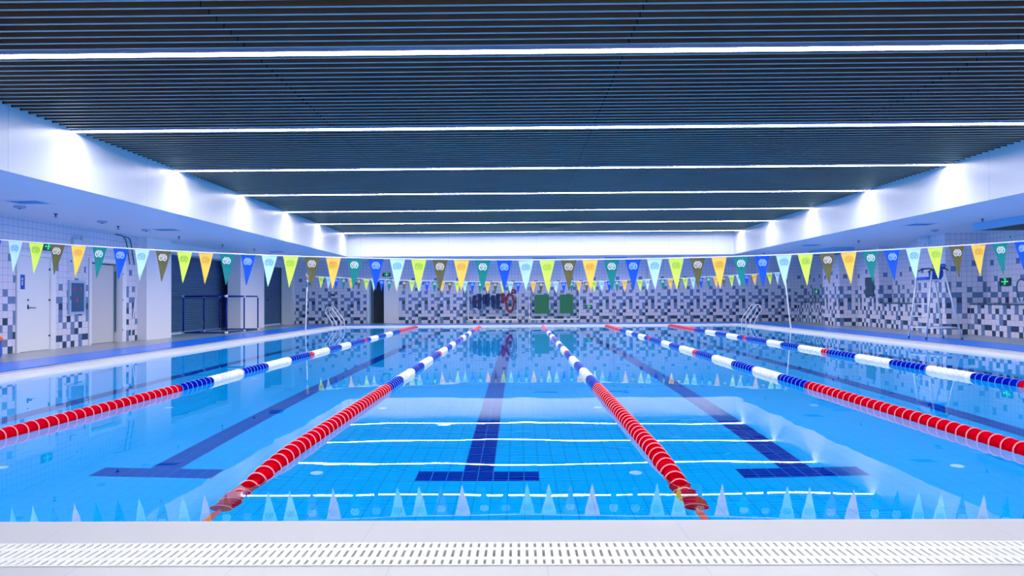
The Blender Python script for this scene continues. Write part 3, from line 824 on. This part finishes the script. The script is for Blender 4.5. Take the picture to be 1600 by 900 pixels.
# emergency twin lights
def em_light(loc, rz, label):
    r = empty('emergency_light', loc, label, 'emergency light', 'twin head emergency lights'); r.rotation_euler = (0, 0, rz)
    MB().box(-.15, .15, -.07, 0, -.10, .10).build('body', M['sign_white'], r)
    for s in (-1, 1):
        mb = MB().lathe([(-.16, .045), (-.15, .055), (-.09, .045), (-.07, .03)], 'y', (s*.11, 0, .12), 12); mb.build('lamp_head', M['sign_white'], r)
    MB().box(-.02, .02, -.075, -.07, -.09, -.05).build('indicator', M['black'], r)
em_light((11.55, 20.3, 2.62), -pi/2, 'twin-head emergency light on the column behind the lifeguard chair')
em_light((NB, 18.4, 2.66), -pi/2, 'twin-head emergency light on the right wall near the frame edge')
em_light((LW, 16.28, 2.42), pi/2, 'twin-head emergency light on the left wall above the notice')
# long cleaning pole leaning on the left wall
tag(MB().tube([(-10.02, 18.32, DZ), (-10.14, 18.88, 1.68)], .014, 8).build('cleaning_pole', M['white_tube']), 'long thin white pole leaning on the left wall by the column', 'pole')
# cables by the first column
for k, (dy, lab) in enumerate(((0, 'dark cable dropping from the soffit, nearer the doors'), (.22, 'dark cable dropping from the soffit, nearer the column'))):
    pts = rounded([(LW+.02, 17.9+dy*2, ZS-.02-dy*.12), (LW+.03, 18.35+dy, ZS-.04-dy*.12), (LW+.03, 18.55+dy, 2.05)], .25, 6)
    tag(MB().tube(pts, .014, 6).build('cable', M['cable']), lab, 'cable', 'cables on the left wall')
# hose loop on the right ledge
pts = [(12.45+.02*sin(a*2), 17.85-.15*cos(a), .90+.30+.30*sin(a)) for a in [radians(-70+20*i) for i in range(17)]]
pts = [(12.42, 17.2, .905), (12.42, 17.55, .905)] + pts[0:1] + pts[1:]
r = empty('hose', (0, 0, 0), 'dark looped hose on the right ledge below the exit sign', 'hose')
MB().tube(pts, .014, 8).build('tube', M['cable'], r)
MB().box(12.30, 12.52, 17.55, 17.80, CT+.037, CT+.10).build('nozzle', M['alu'], r)
# bin at the left frame edge
r = empty('rubbish_bin', (-9.93, 13.35, DZ), 'blue bin with orange-red lid cut off by the left frame edge', 'bin')
MB().lathe([(0, .15), (.02, .16), (.30, .17)], seg=18).build('body', M['seat_blue'], r)
MB().lathe([(.30, .185), (.34, .185), (.40, .12), (.44, .05)], seg=18).build('lid', M['strap'], r)
# small plate and hook on the far wall
r = empty('wall_plate', (-8.24, FY, 1.32), 'small dark plate with red print on the far wall left of the doorway', 'sign')
MB().box(-.09, .09, -.012, 0, -.05, .05).build('plate', M['dark'], r)
MB().box(-.06, .06, -.014, -.012, -.015, .015).build('print', M['ring_red'], r)
mb = MB().poly([(-.05, -.004, .10), (.0, -.01, -.06), (.07, -.004, -.10), (.05, -.004, .02)])
mb = MB(); mb.tube([(-.06, -.02, .12), (0, -.03, -.02), (.05, -.02, -.12)], [.02, .035, .02], 6)
tag(mb.build('wall_hook', M['foam_white'], None, (7.41, FY, .48)), 'small white hook on the far wall left of the right ladder', 'hook')

# soffit fittings
def vent(x, y, w, d, label):
    r = empty('air_vent', (x, y, ZS), label, 'air vent', 'square vents in the lower ceiling')
    mb = MB().box(-w/2, w/2, -d/2, -d/2+.04, -.012, -.0005).box(-w/2, w/2, d/2-.04, d/2, -.012, -.0005).box(-w/2, -w/2+.04, -d/2+.04, d/2-.04, -.012, -.0005).box(w/2-.04, w/2, -d/2+.04, d/2-.04, -.012, -.0005)
    mb.build('frame', M['soffit'], r)
    mb = MB()
    for k in range(6): mb.box(-w/2+.04, w/2-.04, -d/2+.05+k*(d-.1)/6, -d/2+.05+k*(d-.1)/6+.05, -.009, -.0005)
    mb.build('louvre', M['vent'], r)
vent(-8.45, 12.2, .62, .5, 'square blue air vent in the left lower ceiling, nearest the camera')
vent(-8.45, 17.05, .62, .55, 'square blue air vent in the left lower ceiling, farther along')
vent(-8.5, 25.0, .6, .6, 'square blue air vent in the left lower ceiling, farthest one')
vent(9.55, 17.1, .62, .6, 'square blue air vent in the right lower ceiling, nearest the camera')
vent(9.6, 23.6, .62, .7, 'square blue air vent in the right lower ceiling, farther along')
mb = None
def sprinkler(x, y, label):
    r = empty('sprinkler', (x, y, ZS), label, 'sprinkler', 'sprinkler heads in the lower ceiling')
    MB().lathe([(0, .04), (-.010, .036), (-.014, .014), (-.05, .012), (-.058, .024)][::-1], seg=10).build('head', M['black'], r)
    MB().lathe([(-.078, .010), (-.074, .034), (-.070, .010)], seg=10).build('deflector', M['black'], r)
for i, (x, y) in enumerate(((-9.05, 13.85), (-9.15, 16.2), (-9.05, 18.9), (-9.05, 21.7), (-8.75, 23.5))):
    sprinkler(x, y, f'dark sprinkler head in the left lower ceiling, {ORD[i]} from the camera')
for i, (x, y) in enumerate(((10.33, 16.0), (10.37, 21.9), (9.42, 27.6))):
    sprinkler(x, y, f'dark sprinkler head in the right lower ceiling, {ORD[i]} from the camera')
def detector(x, y, label):
    r = empty('smoke_detector', (x, y, ZS), label, 'smoke detector', 'round detectors in the lower ceiling')
    MB().lathe([(-.045, .05), (-.04, .085), (-.015, .10), (0, .10)], seg=16).build('cover', M['alu'], r)
    MB().lathe([(-.056, .02), (-.045, .03)], seg=12).build('sensor', M['black'], r)
for i, (x, y) in enumerate(((-8.95, 12.7), (-8.9, 15.15), (-8.9, 16.95))): detector(x, y, f'grey round smoke detector in the left lower ceiling, {ORD[i]} from the camera')
detector(10.72, 18.5, 'grey round smoke detector in the right lower ceiling')
def ac_unit(x0, x1, y0, y1, label):
    r = empty('air_conditioner', ((x0+x1)/2, (y0+y1)/2, ZS), label, 'air conditioner', 'box air conditioners under the right lower ceiling')
    a, b = (x1-x0)/2, (y1-y0)/2
    MB().box(-a, a, -b, b, -.17, -.001).build('casing', M['ac'], r)
    MB().box(-a+.12, a-.05, -b+.10, b-.10, -.176, -.171).build('grille', M['dark'], r)
    MB().box(-a-.004, -a, -b+.05, b-.05, -.15, -.03).build('front_panel', M['ac'], r)
ac_unit(10.75, 11.9, 14.6, 17.0, 'pale blue air conditioner under the right lower ceiling near the frame edge')
ac_unit(10.75, 11.5, 24.6, 26.6, 'pale blue air conditioner under the far right lower ceiling')
for x0, x1, lab in ((.55, 1.55, 'dark slot vent in the far lower ceiling, left one'), (3.55, 4.5, 'dark slot vent in the far lower ceiling, right one')):
    r = empty('slot_vent', ((x0+x1)/2, 29.9, ZS), lab, 'air vent', 'slot vents in the far lower ceiling')
    MB().box(-(x1-x0)/2, (x1-x0)/2, -.22, .22, -.012, -.0005).build('frame', M['vent'], r)
    MB().box(-(x1-x0)/2+.05, (x1-x0)/2-.05, -.16, .16, -.016, -.012).build('slot', M['sign_blue'], r)

# ------------------------------------------------------------------ camera
cam = bpy.data.cameras.new('camera'); co = bpy.data.objects.new('camera', cam); COL.objects.link(co)
yaw, pitch, roll = radians(.5831), radians(.9403), radians(-.3542)
F = Vector((-sin(yaw)*cos(pitch), cos(yaw)*cos(pitch), sin(pitch)))
R0 = Vector((cos(yaw), sin(yaw), 0)); U0 = R0.cross(F)
R = R0*cos(roll) + U0*sin(roll); U = -R0*sin(roll) + U0*cos(roll)
mw = Matrix.Identity(4)
for i in range(3): mw[i][0] = R[i]; mw[i][1] = U[i]; mw[i][2] = -F[i]
mw[2][3] = H_CAM
co.matrix_world = mw
cam.sensor_width = 36; cam.lens = 1116.56/1600*36; cam.clip_start = .05; cam.clip_end = 200
SC.camera = co
w = bpy.data.worlds.new('world'); SC.world = w; w.use_nodes = True
w.node_tree.nodes['Background'].inputs[0].default_value = (.3, .45, .9, 1); w.node_tree.nodes['Background'].inputs[1].default_value = .2
SC.view_settings.view_transform = 'Standard'; SC.view_settings.look = 'None'; SC.view_settings.gamma = 1.3
vs = SC.view_settings; vs.use_curve_mapping = True          # grade: cooler shadows, as in the photograph
cm = vs.curve_mapping; cm.extend = 'EXTRAPOLATED'
c_ = cm.curves[0]
for x_, y_ in ((.012, .009), (.03, .016), (.08, .058), (.2, .19)): c_.points.new(x_, y_)
cm.update()
